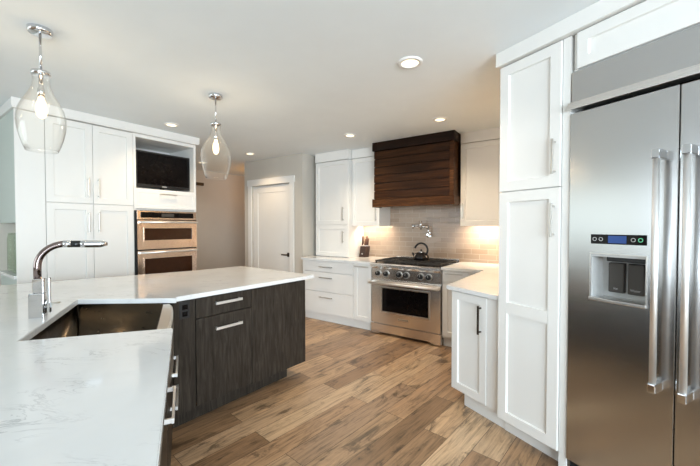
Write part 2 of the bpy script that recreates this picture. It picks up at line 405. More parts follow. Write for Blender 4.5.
# ------------------------------------------------------------------ recessed ceiling lights
def downlight(x, y, label, power=26, r=.075, glowc=WARM):
    T = Thing(G, (x, y, H), 'recessed_light', label, 'ceiling light', 'recessed ceiling lights')
    T.part('trim_ring', Mb().lathe([(r*.68, H-.003), (r*.70, H-.012), (r*.95, H-.011), (r, H-.001)], (x, y), 36), 'trimwhite', smooth=True)
    T.part('lens', Mb().cyl((x, y, H-.006), (x, y, H-.001), r*.70, seg=32), 'lens')
    l = bpy.data.lights.new('downlight', 'SPOT'); l.energy = power; l.color = glowc; l.spot_size = 2.3; l.spot_blend = .8; l.shadow_soft_size = .05
    lo = bpy.data.objects.new('downlight', l); COL.objects.link(lo); lo.location = (x, y, H-.02)
downlight(.41, 2.346, 'large recessed ceiling light nearest the refrigerator', 24, .085, (1.0, .88, .74))
downlight(.942, 3.583, 'recessed ceiling light just in front of the dark wood range hood, right side', 44, .075, (1.0, .80, .56))
downlight(.0, 4.209, 'recessed ceiling light left of the hood, in front of the white upper cabinets', 50, .075, (1.0, .82, .60))
downlight(-1.967, 3.769, 'recessed ceiling light in front of the television niche')
downlight(-1.543, 5.27, 'recessed ceiling light in front of the white panel door', 30)
downlight(-2.60, 6.0, 'recessed ceiling light in the hallway behind the second pendant lamp', 24, .075, (1, .93, .82))
def point(name, loc, power, color, r=.05):
    l = bpy.data.lights.new(name, 'POINT'); l.energy = power; l.color = color; l.shadow_soft_size = r
    o = bpy.data.objects.new(name, l); COL.objects.link(o); o.location = loc; return o
point('hall_lamp', (-1.75, 6.85, 2.25), 5, (1.0, .42, .06), .06)
point('corner_warm_fill', (1.42, 2.98, 1.75), 3, (1.0, .54, .18), .08)  # added unseen warm light behind the pantry for the orange ceiling glow
# strip lights under the wall cabinets
def strip(t0, t1, power):
    c = B.w((t0+t1)/2, 4.33, 1.362); tgt = B.w((t0+t1)/2, 4.46, 0.9)
    o = area('under_cabinet_strip', c, tgt, t1-t0, .03, power, (1.0, .80, .58)); o.rotation_euler = (math.radians(20), 0, B.rz)
strip(-2.88, -2.43, 2.6); strip(-1.25, -.35, 7)

# ------------------------------------------------------------------ oven wall: tall cabinet, oven tower, television, ovens
T = Thing(C, (1.22, 4.15, 0), 'tall_pantry_cabinet', 'tall white four-door pantry cabinet left of the wall ovens', 'cabinet')
T.part('carcass', Mb().box(.955, 1.699, 4.152, 4.755, .1, 2.41), 'white')
T.part('filler_panel', Mb().box(.752, .954, 4.132, 4.150, .02, 2.41, .001), 'white')
T.part('toe_kick', Mb().box(.955, 1.699, 4.21, 4.23, 0, .098), 'white')
for x0, x1, hx in ((.958, 1.3245, 1.283), (1.3275, 1.698, 1.37)):
    for z0, z1, h0, h1 in ((.105, 1.6, 1.32, 1.52), (1.606, 2.405, 1.665, 1.865)):
        d = T.part('door', Mb().shaker(x0, x1, z0, z1, 4.13, .02, .06), 'white')
        T.part('handle', vpull(hx, h0, h1, 4.13), 'nickel', d)
T = Thing(C, (2.07, 4.15, 0), 'oven_tower_cabinet', 'tall white cabinet holding the television niche and the wall ovens', 'cabinet')
c = Mb()
c.box(1.701, 1.728, 4.132, 4.755, .1, 2.41); c.box(2.404, 2.432, 4.132, 4.755, .1, 2.41); c.box(1.729, 2.403, 4.72, 4.755, .1, 2.41)
c.box(1.729, 2.403, 4.132, 4.719, 2.372, 2.41); c.box(1.729, 2.403, 4.152, 4.719, 1.79, 1.808); c.box(1.729, 2.403, 4.152, 4.719, 1.558, 1.575); c.box(1.729, 2.403, 4.152, 4.719, .37, .39)
c.box(1.729, 2.403, 4.152, 4.20, .1, .369)
T.part('carcass', c, 'white')
dr = T.part('drawer', Mb().shaker(1.704, 2.43, 1.578, 1.803, 4.128, .004, .045, .003), 'white')
T.part('handle', hpull(1.97, 2.17, 1.752, 4.128), 'nickel', dr)
lw_ = T.part('drawer', Mb().shaker(1.704, 2.43, .105, .36, 4.128, .004, .045, .003), 'white')
T.part('handle', hpull(1.97, 2.17, .29, 4.128), 'nickel', lw_)
T.part('toe_kick', Mb().box(1.70, 2.43, 4.21, 4.23, 0, .098), 'white')
# double oven
T = Thing(C, (2.065, 4.13, .395), 'double_wall_oven', 'stainless double wall oven with black glass under the television', 'oven')
T.part('housing', Mb().box(1.733, 2.399, 4.14, 4.70, .395, 1.55).box(1.703, 2.428, 4.124, 4.1315, .395, 1.556), 'gap')
cp = T.part('control_panel', Mb().box(1.722, 2.416, 4.105, 4.1235, 1.455, 1.553, .002), 'warm_reflect_steel')
T.part('display', Mb().box(1.76, 2.375, 4.100, 4.1045, 1.475, 1.538, .001), 'blackglass', cp)
T.part('touch_screen', Mb().box(1.985, 2.13, 4.0985, 4.0998, 1.488, 1.525), M['pad'], cp)
for nm, z0, z1, w0, w1 in (('upper', 1.115, 1.445, 1.205, 1.365), ('lower', .42, 1.100, .60, 1.02)):
    d = T.part('oven_door', Mb().plate_hole(1.722, 2.416, z0, z1, 4.10, 4.1235, 1.785, 2.365, w0, w1), 'warm_reflect_steel')
    T.part('oven_window', Mb().box(1.786, 2.364, 4.108, 4.128, w0+.001, w1-.001), 'ovenglass', d)
    T.part('window_trim', Mb().frame(1.785, 2.365, w0, w1, 4.098, 4.104, .012), 'warm_reflect_steel', d)
    zh = z1-.022
    hb = Mb().cyl((1.735, 4.052, zh), (2.403, 4.052, zh), .0105, seg=16); 
    for x in (1.752, 2.372): hb.box(x-.012, x+.012, 4.052, 4.0995, zh-.010, zh+.010, .002)
    T.part('handle', hb, 'handle', d)
# television
T = Thing(C, (2.08, 4.27, 1.809), 'television', 'flat black television inside the niche above the wall ovens', 'television')
c = Mb().box(1.762, 2.398, 4.215, 4.262, 1.832, 2.25, .006)
T.part('casing', c, 'black')
T.part('screen', Mb().box(1.778, 2.384, 4.2125, 4.2148, 1.868, 2.230), 'blackglass')
T.part('stand', Mb().box(1.93, 2.22, 4.19, 4.36, 1.8095, 1.818, .003).box(2.05, 2.10, 4.265, 4.28, 1.818, 1.95), 'black')
T.part('badge', Mb().box(2.05, 2.105, 4.2135, 4.2148, 1.846, 1.855), 'letter')
# thing on the hall wall
single(C, (3.84, 6.379, 2.2), 'door_chime', Mb().box(3.70, 3.90, 6.335, 6.379, 2.185, 2.245, .006), 'black', 'small black box fixed high on the hallway wall beside the oven tower', 'wall fixture')

# hutch at the far left
T = Thing(C, (.86, 4.5, 0), 'side_hutch', 'pale white hutch beside the tall pantry cabinet, at left photo edge', 'cabinet')
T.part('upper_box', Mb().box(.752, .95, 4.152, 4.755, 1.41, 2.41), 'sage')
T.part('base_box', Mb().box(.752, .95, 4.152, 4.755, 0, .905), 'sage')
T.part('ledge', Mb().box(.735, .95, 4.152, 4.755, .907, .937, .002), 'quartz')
T.part('back_panel', Mb().box(.932, .95, 4.155, 4.755, .94, 1.408), 'pane')
for s_, lab in ((4.62, 'ribbed green glass vase on the hutch ledge, nearer the left photo edge'), (4.43, 'ribbed green glass vase on the hutch ledge, nearer the pantry cabinet')):
    prof = [(.055, .939), (.062, .96), (.06, 1.25), (.052, 1.31)]
    m = Mb().lathe([(.001, .939)] + prof + [(.049, 1.31), (.057, 1.25), (.058, .965), (.001, .95)], (.835, s_), 28)
    single(C, (.835, s_, .939), 'glass_vase', m, 'greenglass', lab, 'vase', 'green vases on the hutch', True)

# ------------------------------------------------------------------ range wall, left of the range
T = Thing(B, (-3.04, 3.78, 0), 'drawer_base_cabinet', 'white base cabinet with three drawers by the door wall', 'cabinet')
T.part('carcass', Mb().box(-3.50, -2.578, 3.782, 4.475, .1, .882), 'white')
T.part('toe_kick', Mb().box(-3.50, -2.578, 3.82, 3.835, 0, .098), 'white')
T.part('filler_panel', Mb().box(-3.50, -3.487, 3.764, 3.780, .11, .88), 'white')
for z0, z1 in ((.722, .878), (.440, .717), (.125, .435)):
    d = T.part('drawer', Mb().box(-3.484, -2.579, 3.76, 3.780, z0, z1, .002), 'white')
    T.part('handle', hpull(-3.16, -2.93, z1-.075 if z0 < .7 else .795, 3.76), 'nickel', d)
T = Thing(B, (-2.44, 3.78, 0), 'pull_out_cabinet', 'narrow white pull-out base cabinet left of the range', 'cabinet')
T.part('carcass', Mb().box(-2.576, -2.296, 3.782, 4.475, .1, .882), 'white')
T.part('toe_kick', Mb().box(-2.576, -2.296, 3.82, 3.835, 0, .098), 'white')
d = T.part('door', Mb().shaker(-2.574, -2.30, .125, .878, 3.76, .02, .055), 'white')
T.part('handle', hpull(-2.55, -2.33, .845, 3.76), 'nickel', d)
single(B, (-2.95, 4.05, .884), 'worktop', Mb().prism([(-3.505, 3.73), (-2.292, 3.73), (-2.292, 4.477), (-3.606, 4.477), (-3.606, 3.99), (-3.505, 3.87)], .884, .914, .002), 'quartz', 'white quartz worktop over the drawers left of the range', 'worktop')
# cabinet standing on the worktop and wall cabinet
T = Thing(B, (-3.16, 4.08, .915), 'counter_cabinet', 'white two-door wall cabinet standing on the worktop in the left corner', 'cabinet')
T.part('carcass', Mb().box(-3.50, -2.872, 4.082, 4.475, .915, 2.355), 'white')
for z0, z1, h0, h1 in ((.922, 1.395, 1.130, 1.305), (1.400, 2.352, 1.46, 1.66)):
    d = T.part('door', Mb().shaker(-3.498, -2.874, z0, z1, 4.06, .02, .06), 'white')
    T.part('handle', vpull(-2.962, h0, h1, 4.06), 'nickel', d)
T = Thing(B, (-2.62, 4.16, 1.38), 'wall_cabinet', 'white single-door wall cabinet against the left side of the range hood', 'cabinet')
T.part('carcass', Mb().box(-2.868, -2.404, 4.172, 4.475, 1.38, 2.368), 'white')
d = T.part('door', Mb().shaker(-2.866, -2.404, 1.38, 2.366, 4.15, .02, .06), 'white')
T.part('handle', vpull(-2.455, 1.45, 1.635, 4.15), 'nickel', d)
T = Thing(B, (-.9, 4.16, 1.38), 'wall_cabinet', 'white wall cabinet right of the range hood, partly behind the tall pantry', 'cabinet')
T.part('carcass', Mb().box(-1.272, -.4, 4.172, 4.475, 1.38, 2.370), 'white')
d = T.part('door', Mb().shaker(-1.272, -.78, 1.38, 2.368, 4.15, .02, .06), 'white')
T.part('handle', vpull(-1.238, 1.467, 1.657, 4.15), 'nickel', d)
d = T.part('door', Mb().shaker(-.777, -.40, 1.38, 2.368, 4.15, .02, .06), 'white')

# ------------------------------------------------------------------ range hood
T = Thing(B, (-1.88, 4.2, 1.635), 'range_hood', 'dark stained wood plank range hood above the range', 'range hood')
c = Mb()
nb = 6; z0 = 1.742; zz = (2.385-z0)/nb
T.part('inner_box', Mb().box(-2.382, -1.312, 3.992, 4.475, z0, 2.385), 'hoodcrown')
for k in range(nb):
    c.box(-2.388, -1.352, 3.980, 3.9919, z0+k*zz+.005, z0+(k+1)*zz-.006, .002)
T.part('plank_body', c, 'hood')
T.part('corner_board', Mb().box(-1.350, -1.300, 3.976, 3.9918, z0, 2.385, .002).box(-1.3118, -1.300, 3.9919, 4.14, z0, 2.385, .001), 'hoodtrim')
T.part('crown_trim', Mb().box(-2.400, -1.283, 3.95, 4.14, 2.386, 2.498, .003).box(-2.39, -1.29, 4.1405, 4.475, 2.387, 2.498), 'hoodcrown')
T.part('bottom_trim', Mb().box(-2.400, -1.281, 3.95, 3.99, 1.632, 1.740, .003).box(-2.400, -2.36, 3.9905, 4.14, 1.632, 1.740, .002).box(-1.321, -1.281, 3.9905, 4.14, 1.632, 1.740, .002).box(-2.359, -1.322, 3.9905, 4.475, 1.668, 1.7405), 'hoodtrim')
T.part('filter_insert', Mb().box(-2.30, -1.38, 4.04, 4.40, 1.655, 1.667), 'steel')

# ------------------------------------------------------------------ range
T = Thing(B, (-1.825, 4.0, 0), 'gas_range', 'wide stainless steel gas range under the wood hood', 'range')
x0, x1 = -2.284, -1.362
T.part('body', Mb().box(x0+.004, x1-.004, 3.79, 4.46, .07, .892), 'steel_h')
kb = Mb()
pts = [(x0, .012), (x0+.09, .012), (x0+.14, .035), (x1-.14, .035), (x1-.09, .012), (x1, .012), (x1, .135), (x0, .135)]
vs = [kb.bm.verts.new((x, 3.742, z)) for x, z in pts]; f = kb.bm.faces.new(vs)
r = bmesh.ops.extrude_face_region(kb.bm, geom=[f])
for v in r['geom']:
    if isinstance(v, bmesh.types.BMVert): v.co.y = 3.789
kb.box(x1-.025, x1, 3.7895, 4.36, .012, .069); kb.box(x0, x0+.025, 3.7895, 4.36, .012, .069)
T.part('kick_panel', kb, 'steel_h')
for lx in (x0+.06, x1-.06):
    for ly in (3.80, 4.30): T.part('foot', Mb().cyl((lx, ly, 0), (lx, ly, .07 if ly > 4 else .069), .018), 'steel')
d = T.part('oven_door', Mb().plate_hole(x0+.003, x1-.003, .150, .700, 3.742, 3.786, -2.125, -1.505, .305, .602), 'steel_h')
T.part('oven_window', Mb().box(-2.124, -1.506, 3.752, 3.78, .306, .601), 'blackglass', d)
T.part('window_trim', Mb().frame(-2.14, -1.49, .29, .617, 3.737, 3.7418, .018, .001), 'steel', d)
hb = Mb().cyl((x0+.0, 3.682, .665), (x1-.0, 3.682, .665), .0155, seg=20)
for x in (x0+.03, x1-.03): hb.box(x-.016, x+.016, 3.682, 3.7418, .648, .682, .003)
T.part('handle', hb, 'handle', d)
T.part('badge', Mb().box(-1.90, -1.765, 3.7385, 3.7418, .218, .243, .001), 'nickel', d)
# sloping control panel
cpm = Mb(); prof = [(3.752, .71), (3.748, .842), (3.72, .868), (3.72, .895), (3.735, .906), (3.789, .906), (3.789, .71)]
a = [cpm.bm.verts.new((x0, y, z)) for y, z in prof]; b = [cpm.bm.verts.new((x1, y, z)) for y, z in prof]
cpm.bm.faces.new(a); cpm.bm.faces.new(b[::-1])
for i in range(len(prof)): j = (i+1) % len(prof); cpm.bm.faces.new((a[i], a[j], b[j], b[i]))
cp = T.part('control_panel', cpm, 'steel_h')
for kx in (-2.184, -2.068, -1.887, -1.794, -1.607, -1.508):
    k = T.part('knob', Mb().cyl((kx, 3.749, .782), (kx, 3.712, .782), .032, .027, 28), 'black', cp)
    T.part('bezel', Mb().cyl((kx, 3.7505, .782), (kx, 3.738, .782), .042, .040, 28), 'steel', cp)
    T.part('pointer', Mb().box(kx-.004, kx+.004, 3.7095, 3.7118, .782, .806), 'steel', cp)
T.part('cooktop', Mb().box(x0+.01, x1-.01, 3.79, 4.43, .893, .906), 'enamel')
T.part('back_guard', Mb().box(x0+.005, x1-.005, 4.432, 4.472, .907, .945, .002), 'steel_h')
gw = (x1-x0-.04)/3
for k in range(3):
    a0 = x0+.02+k*gw+.003; a1 = a0+gw-.006; gm = Mb()
    gm.frame(a0, a1, 0, 1, 0, 1, .01) if False else None
    for x in (a0, a1-.014): gm.box(x, x+.014, 3.80, 4.36, .922, .940, .002)
    for y in (3.80, 3.985, 4.165, 4.346): gm.box(a0+.014, a1-.014, y, y+.014, .922, .940, .002)
    for yc in (3.90, 4.262):
        for q in range(4):
            an = PI/4+q*PI/2; cx_ = (a0+a1)/2; 
            gm.box(*(sorted((cx_+math.cos(an)*.03, cx_+math.cos(an)*.13))), yc+math.sin(an)*.06-.006, yc+math.sin(an)*.06+.006, .924, .939)
    for x in (a0, a1-.014):
        for y in (3.81, 4.34): gm.box(x, x+.014, y, y+.014, .9065, .922)
    T.part('grate', gm, 'iron')
    for yc in (3.90, 4.262):
        cx_ = (a0+a1)/2
        T.part('burner', Mb().lathe([(.001, .9065), (.05, .9065), (.05, .916), (.036, .917), (.036, .922), (.001, .9235)], (cx_, yc), 24), 'iron')

# kettle
kx, ky, kz = -1.775, 4.15, .9405
T = Thing(B, (kx, ky, kz), 'kettle', 'shiny dark tea kettle with looped handle on the range', 'kettle')
T.part('body', Mb().lathe([(.001, kz), (.092, kz), (.102, kz+.012), (.104, kz+.03), (.096, kz+.055), (.074, kz+.085), (.042, kz+.100), (.001, kz+.102)], (kx, ky), 40), 'enamel', smooth=True)
l = T.part('lid', Mb().lathe([(.040, kz+.1005), (.040, kz+.107), (.022, kz+.114), (.001, kz+.115)], (kx, ky), 30), 'chrome', smooth=True)
T.part('lid_knob', Mb().lathe([(.001, kz+.113), (.010, kz+.118), (.014, kz+.130), (.008, kz+.138), (.001, kz+.139)], (kx, ky), 20), 'black', l, True)
T.part('spout', Mb().tube([(kx-.08, ky-.01, kz+.05), (kx-.100, ky-.014, kz+.066), (kx-.118, ky-.016, kz+.085)], [.020, .015, .011]), 'enamel')
hp = [(kx+.088*math.cos(a_), ky, kz+.128+.088*math.sin(a_)) for a_ in [math.radians(x) for x in range(-50, 171, 12)]]
T.part('handle', Mb().tube(hp, .0125), 'black')
# pot filler
T = Thing(B, (-1.79, 4.4790, 1.25), 'pot_filler', 'chrome folding pot filler tap on the tiled wall', 'tap')
T.part('wall_flange', Mb().cyl((-1.784, 4.4795, 1.262), (-1.784, 4.4650, 1.262), .034, .030), 'chrome')
vb = Mb().cyl((-1.784, 4.4650, 1.262), (-1.784, 4.4050, 1.262), .017); vb.cyl((-1.784, 4.4150, 1.25), (-1.784, 4.4150, 1.375), .014)
T.part('valve_body', vb, 'chrome')
T.part('cross_handle', Mb().cyl((-1.824, 4.3950, 1.262), (-1.744, 4.3950, 1.262), .008).cyl((-1.784, 4.3950, 1.225), (-1.784, 4.3950, 1.30), .008).cyl((-1.784, 4.4050, 1.262), (-1.784, 4.3820, 1.262), .014), 'chrome')
T.part('arm', Mb().cyl((-1.784, 4.4150, 1.368), (-2.006, 4.3950, 1.368), .0125).cyl((-2.006, 4.3950, 1.345), (-2.006, 4.3950, 1.40), .017).cyl((-2.006, 4.3950, 1.39), (-1.872, 4.3600, 1.39), .0125), 'chrome')
T.part('spout', Mb().tube([(-1.872, 4.3600, 1.445), (-1.872, 4.3600, 1.40), (-1.872, 4.3600, 1.33)], [.015, .015, .012]), 'chrome')

# knife block with five knives
kc = (-2.758, 4.30)
T = Thing(B, (kc[0], kc[1], .9145), 'knife_block', 'dark wooden knife block on the worktop left of the range', 'knife block')
kb = Mb(); prof = [(4.2500, .9145), (4.3600, .9145), (4.3950, 1.075), (4.2850, 1.075)]
a = [kb.bm.verts.new((kc[0]-.052, y, z)) for y, z in prof]; b = [kb.bm.verts.new((kc[0]+.052, y, z)) for y, z in prof]
kb.bm.faces.new(a); kb.bm.faces.new(b[::-1])
for i in range(4): j = (i+1) % 4; kb.bm.faces.new((a[i], a[j], b[j], b[i]))
T.part('block', kb, 'knifewood')
T.part('badge', Mb().box(kc[0]-.012, kc[0]+.012, 4.2530, 4.2565, .955, .975), 'nickel')
for q, (kx_, ky_, ln, lab) in enumerate(((-.036, 4.3200, .150, 'leftmost tall wooden handled knife in the knife block'), (.014, 4.3500, .150, 'tall wooden handled knife right of centre in the knife block'),
        (-.012, 4.3500, .105, 'wooden handled knife near the centre of the knife block'), (.024, 4.3080, .08, 'short wooden handled knife in front on the right of the block'), (.042, 4.3400, .115, 'rightmost wooden handled knife in the knife block'))):
    K = Thing(B, (kc[0]+kx_, ky_, 1.078), 'kitchen_knife', lab, 'knife', 'knives in the knife block')
    hx = kc[0]+kx_; z = 1.0765
    K.part('handle', Mb().tube([(hx, ky_, z+.014), (hx, ky_+.008, z+.04), (hx, ky_+.014, z+ln*.75), (hx, ky_+.02, z+ln)], [.010, .0135, .0125, .015], 10), 'knifehandle')
    K.part('bolster', Mb().box(hx-.008, hx+.008, ky_-.010, ky_+.010, z, z+.014, .001), 'steel')

# ------------------------------------------------------------------ right of the range and the angled base run
T = Thing(B, (-1.1, 3.78, 0), 'corner_base_cabinet', 'white base cabinet right of the range, in the inner corner', 'cabinet')
T.part('carcass', Mb().box(-1.354, -.62, 3.782, 4.475, .1, .882), 'white')
T.part('toe_kick', Mb().box(-1.354, -.885, 3.82, 3.835, 0, .098), 'white')
d = T.part('door', Mb().shaker(-1.350, -1.055, .125, .738, 3.76, .02, .055), 'white')
T.part('handle', vpull(-1.20, .42, .62, 3.76), 'nickel', d)
d = T.part('drawer', Mb().box(-1.350, -1.055, 3.76, 3.780, .744, .878, .002), 'white')
T.part('handle', hpull(-1.315, -1.115, .845, 3.76), 'nickel', d)
T.part('filler_panel', Mb().box(-1.052, -.885, 3.764, 3.780, .125, .878), 'white')
# angled cabinet
pa = A.w(-1.944, 1.985); pb = A.w(-1.503, 1.985); pc = A.w(-1.503, 2.58)
qs, qe = B.st(pa); pd = B.w(qs, 3.755); pe = B.w(-.62, 3.755)
pl = [A.st(p) for p in (pa, pb, pc, pe, pd)]
T = Thing(A, (-1.7, 1.98, 0), 'angled_base_cabinet', 'white base cabinet with one door at the angled worktop end beside the tall pantry', 'cabinet')
T.part('carcass', Mb().prism(pl, .115, .882), 'white')
T.part('toe_kick', Mb().box(-1.86, -1.503, 2.015, 2.03, 0, .113), 'white')
d = T.part('door', Mb().shaker(-1.946, -1.622, .118, .876, 1.962, .02, .058), 'white')
T.part('handle', vpull(-1.668, .612, .815, 1.962), 'bronze', d, label='dark bar handle')
T.part('filler_panel', Mb().box(-1.619, -1.503, 1.968, 1.983, .118, .878), 'white')
wt = [B.w(-1.357, 4.477), B.w(-1.357, 3.73), B.w(-.893, 3.73), A.w(-1.985, 1.945), A.w(-1.506, 1.945), A.w(-1.506, 2.58), B.w(-.20, 4.46)]
single(G, (1.2, 3.2, .884), 'worktop', Mb().prism([(p.x, p.y) for p in wt], .884, .914, .002), 'quartz', 'white quartz worktop turning the corner right of the range to the tall pantry', 'worktop')

# tall pantry
T = Thing(A, (-1.3, 1.95, 0), 'tall_pantry_cabinet', 'tall white pantry cabinet with two stacked doors left of the refrigerator', 'cabinet')
T.part('carcass', Mb().box(-1.500, -1.063, 1.952, 2.59, .1, 2.408), 'white')
T.part('toe_kick', Mb().box(-1.502, -1.063, 2.01, 2.03, 0, .098), 'white')
d = T.part('door', Mb().shaker(-1.500, -1.108, 1.602, 2.404, 1.93, .02, .062), 'white'); T.part('handle', vpull(-1.138, 1.672, 1.868, 1.93), 'nickel', d)
d = T.part('door', Mb().shaker(-1.500, -1.108, .108, 1.596, 1.93, .02, .062), 'white'); T.part('handle', vpull(-1.141, 1.318, 1.508, 1.93), 'nickel', d)
# a rail splits the tall lower door into two panels
T.part('door_rail', Mb().box(-1.436, -1.172, 1.9302, 1.9425, .815, .888), 'white', d)
T.part('filler_panel', Mb().box(-1.104, -1.063, 1.94, 1.9515, .02, 2.408), 'white')
# cabinet over the refrigerator
T = Thing(A, (-.4, 1.95, 2.21), 'over_fridge_cabinet', 'wide low white cabinet above the refrigerator', 'cabinet')
T.part('carcass', Mb().box(-1.052, .17, 1.952, 2.59, 2.214, 2.408), 'white')
T.part('door', Mb().shaker(-1.03, -.43, 2.216, 2.405, 1.93, .02, .055), 'white')
T.part('door', Mb().shaker(-.427, .17, 2.216, 2.405, 1.93, .02, .055), 'white')

# ------------------------------------------------------------------ refrigerator
T = Thing(A, (-.45, 2.2, 0), 'refrigerator', 'large built-in stainless steel side by side refrigerator at right', 'refrigerator')
fl, fm, fr_ = -1.056, -.612, .160
T.part('body', Mb().box(fl+.002, fr_-.002, 2.052, 2.59, .02, 2.208), 'gap')
T.part('kick_plate', Mb().box(fl+.004, fr_-.004, 1.96, 1.99, .01, .095), 'gap')
gp = Mb().box(fl, fr_, 1.934, 1.990, 2.042, 2.206, .004)
T.part('grille_panel', gp, 'fridge')
T.part('grille_rail', Mb().box(fl-.004, fr_, 1.905, 1.975, 2.0, 2.038, .004), 'steel')
hx0, hx1, hz0, hz1 = -.946, -.716, 1.005, 1.238
dm = Mb().plate_hole(fl, fm-.003, .10, 1.982, 1.93, 1.989, hx0, hx1, hz0, hz1)
dl = T.part('door', dm, 'fridge', label='left door with ice and water dispenser')
T.part('door_edge', Mb().box(fm-.0028, fm-.0012, 1.932, 1.988, .10, 1.982), 'steel', dl)
rc = Mb()
rc.box(hx0, hx1, 2.040, 2.046, hz0, hz1)
rc.box(hx0+.0005, hx0+.004, 1.931, 2.040, hz0, hz1); rc.box(hx1-.004, hx1-.0005, 1.931, 2.040, hz0, hz1); rc.box(hx0+.004, hx1-.004, 1.931, 2.040, hz1-.012, hz1-.0005)
T.part('dispenser_recess', rc, 'recess', dl)
T.part('drip_tray', Mb().box(hx0-.006, hx1+.004, 1.915, 1.983, hz0-.004, hz0+.012, .003).box(hx0+.0045, hx1-.0045, 1.983, 2.0395, hz0+.001, hz0+.010), 'steel', dl)
T.part('dispenser_nozzle', Mb().box(hx0+.06, hx1-.006, 1.950, 2.035, hz1-.034, hz1-.0125, .004), 'black', dl)
T.part('recess_frame', Mb().frame(hx0-.005, hx1+.005, hz0-.002, hz1+.005, 1.925, 1.9298, .005, .0005), 'steel', dl)
pmid = []
for c0 in (-.905, -.822):
    pd_ = T.part('dispenser_pad', Mb().box(c0, c0+.068, 2.012, 2.0395, hz0+.035, hz1-.045, .007), 'pad', dl); pmid.append(c0+.034)
cpn = T.part('control_panel', Mb().box(-.946, -.716, 1.9245, 1.9295, 1.290, 1.338, .001), 'blackglass', dl)
T.part('display', Mb().box(-.868, -.792, 1.9232, 1.9243, 1.296, 1.332), 'blue', dl)
for bx_, mt in ((-.928, 'letter'), (-.900, 'letter'), (-.765, 'letter'), (-.737, 'ledgreen')):
    ic = Mb()
    seg = 20
    for k in range(seg):
        a0 = 2*PI*k/seg; a1 = 2*PI*(k+1)/seg
        ic.quad([(bx_+.0095*math.cos(a0), 1.9240, 1.314+.0095*math.sin(a0)), (bx_+.0095*math.cos(a1), 1.9240, 1.314+.0095*math.sin(a1)), (bx_+.007*math.cos(a1), 1.9240, 1.314+.007*math.sin(a1)), (bx_+.007*math.cos(a0), 1.9240, 1.314+.007*math.sin(a0))])
    T.part('control_icon', ic, mt, dl)
def lettering(Tt, text, x, y, z, size, parent, mat='letter'):
    cu = bpy.data.curves.new('lettering', 'FONT'); cu.body = text; cu.size = size; cu.align_x = 'CENTER'; cu.extrude = .0002
    tmp = bpy.data.objects.new('lettering_tmp', cu); COL.objects.link(tmp)
    dg = bpy.context.evaluated_depsgraph_get(); me = bpy.data.meshes.new_from_object(tmp.evaluated_get(dg))
    bpy.data.objects.remove(tmp)
    me.transform(Matrix.Rotation(PI/2, 4, 'X')); me.transform(Matrix.Translation(Vector((x, y, z)) - Vector(Tt.base)))
    me.materials.clear(); me.materials.append(M[mat])
    o = bpy.data.objects.new('lettering', me); COL.objects.link(o); o.parent = parent; return o
lettering(T, 'Ice', pmid[0], 2.0116, hz0+.052, .016, dl); lettering(T, 'Water', pmid[1], 2.0116, hz0+.052, .016, dl)
dr_ = T.part('door', Mb().box(fm+.004, fr_, 1.93, 1.989, .10, 1.982, .003), 'fridge', label='wide right door')
for hx_, dd_ in ((-.665, dl), (-.565, dr_)):
    hm = Mb().cyl((hx_, 1.868, .665), (hx_, 1.868, 1.697), .0125, seg=28)
    T.part('handle', hm, 'handle', dd_)
    for z in (.650, 1.672):
        bk = Mb().box(hx_-.0145, hx_+.0145, 1.853, 1.9295, z, z+.04, .004); T.part('handle_bracket', bk, 'chrome', dd_)

# ------------------------------------------------------------------ island
IS = 2.28
# far arm: drawer unit, panelled end unit, corner post
T = Thing(I, (1.41, 2.3, 0), 'island_drawer_cabinet', 'charcoal wood island cabinet with two drawers', 'cabinet')
T.part('carcass', Mb().box(1.187, 1.646, 2.302, 2.90, .112, .882), 'darkwood')
T.part('toe_kick', Mb().box(1.10, 1.646, 2.36, 2.378, 0, .110), 'darkwood')
for z0, z1, hz in ((.738, .876, .823), (.125, .732, .640)):
    d = T.part('drawer', Mb().box(1.189, 1.643, IS, 2.300, z0, z1, .0015), 'darkwood')
    T.part('handle', hpull(1.322, 1.54, hz, IS, .019), 'handle', d)
T = Thing(I, (1.94, 2.3, 0), 'island_end_cabinet', 'charcoal wood island end unit with one plain wide panel', 'cabinet')
T.part('carcass', Mb().box(1.648, 2.218, 2.302, 2.90, .112, .882), 'darkwood')
T.part('door', Mb().box(1.648, 2.238, IS, 2.300, .112, .876, .0015), 'darkwood')
T.part('end_panel', Mb().box(2.219, 2.238, 2.302, 2.92, .112, .882, .001), 'darkwood')
T.part('toe_kick', Mb().box(1.648, 2.08, 2.36, 2.378, 0, .110), 'darkwood')
dfs = -.075  # near arm face
T = Thing(I, (1.1, 2.3, 0), 'island_corner_post', 'charcoal wood corner post of the island beside the sink', 'cabinet panel')
T.part('panel', Mb().box(1.040, 1.186, 2.288, 2.306, .112, .882, .001), 'darkwood')
T.part('toe_kick', Mb().box(1.06, 1.099, 2.36, 2.378, 0, .110), 'darkwood')
T = Thing(I, (1.115, 2.286, .76), 'power_outlet', 'black double power outlet on the island corner post', 'outlet')
T.part('cover_plate', Mb().box(1.077, 1.147, 2.2815, 2.2872, .755, .872, .002), 'black')
for z in (.785, .832):
    rm = Mb().box(1.094, 1.130, 2.2795, 2.2814, z-.015, z+.017, .0008)
    T.part('socket', rm, 'blackglass')
# near arm
def dn(t, s): return D.w(t, s)
T = Thing(D, (-2.1, -.09, 0), 'sink_base_cabinet', 'charcoal wood island sink base below the steel apron sink', 'cabinet')
T.part('carcass', Mb().box(-2.43, -1.735, -.72, -.095, .112, .60), 'darkwood')
T.part('toe_kick', Mb().box(-2.43, -1.735, -.19, -.175, 0, .11), 'darkwood')
def dfront(T, t0, t1, z0, z1): return T.part('drawer', Mb().box(t0, t1, -.0945, -dfs_off, z0, z1, .0015), 'darkwood')
dfs_off = .075
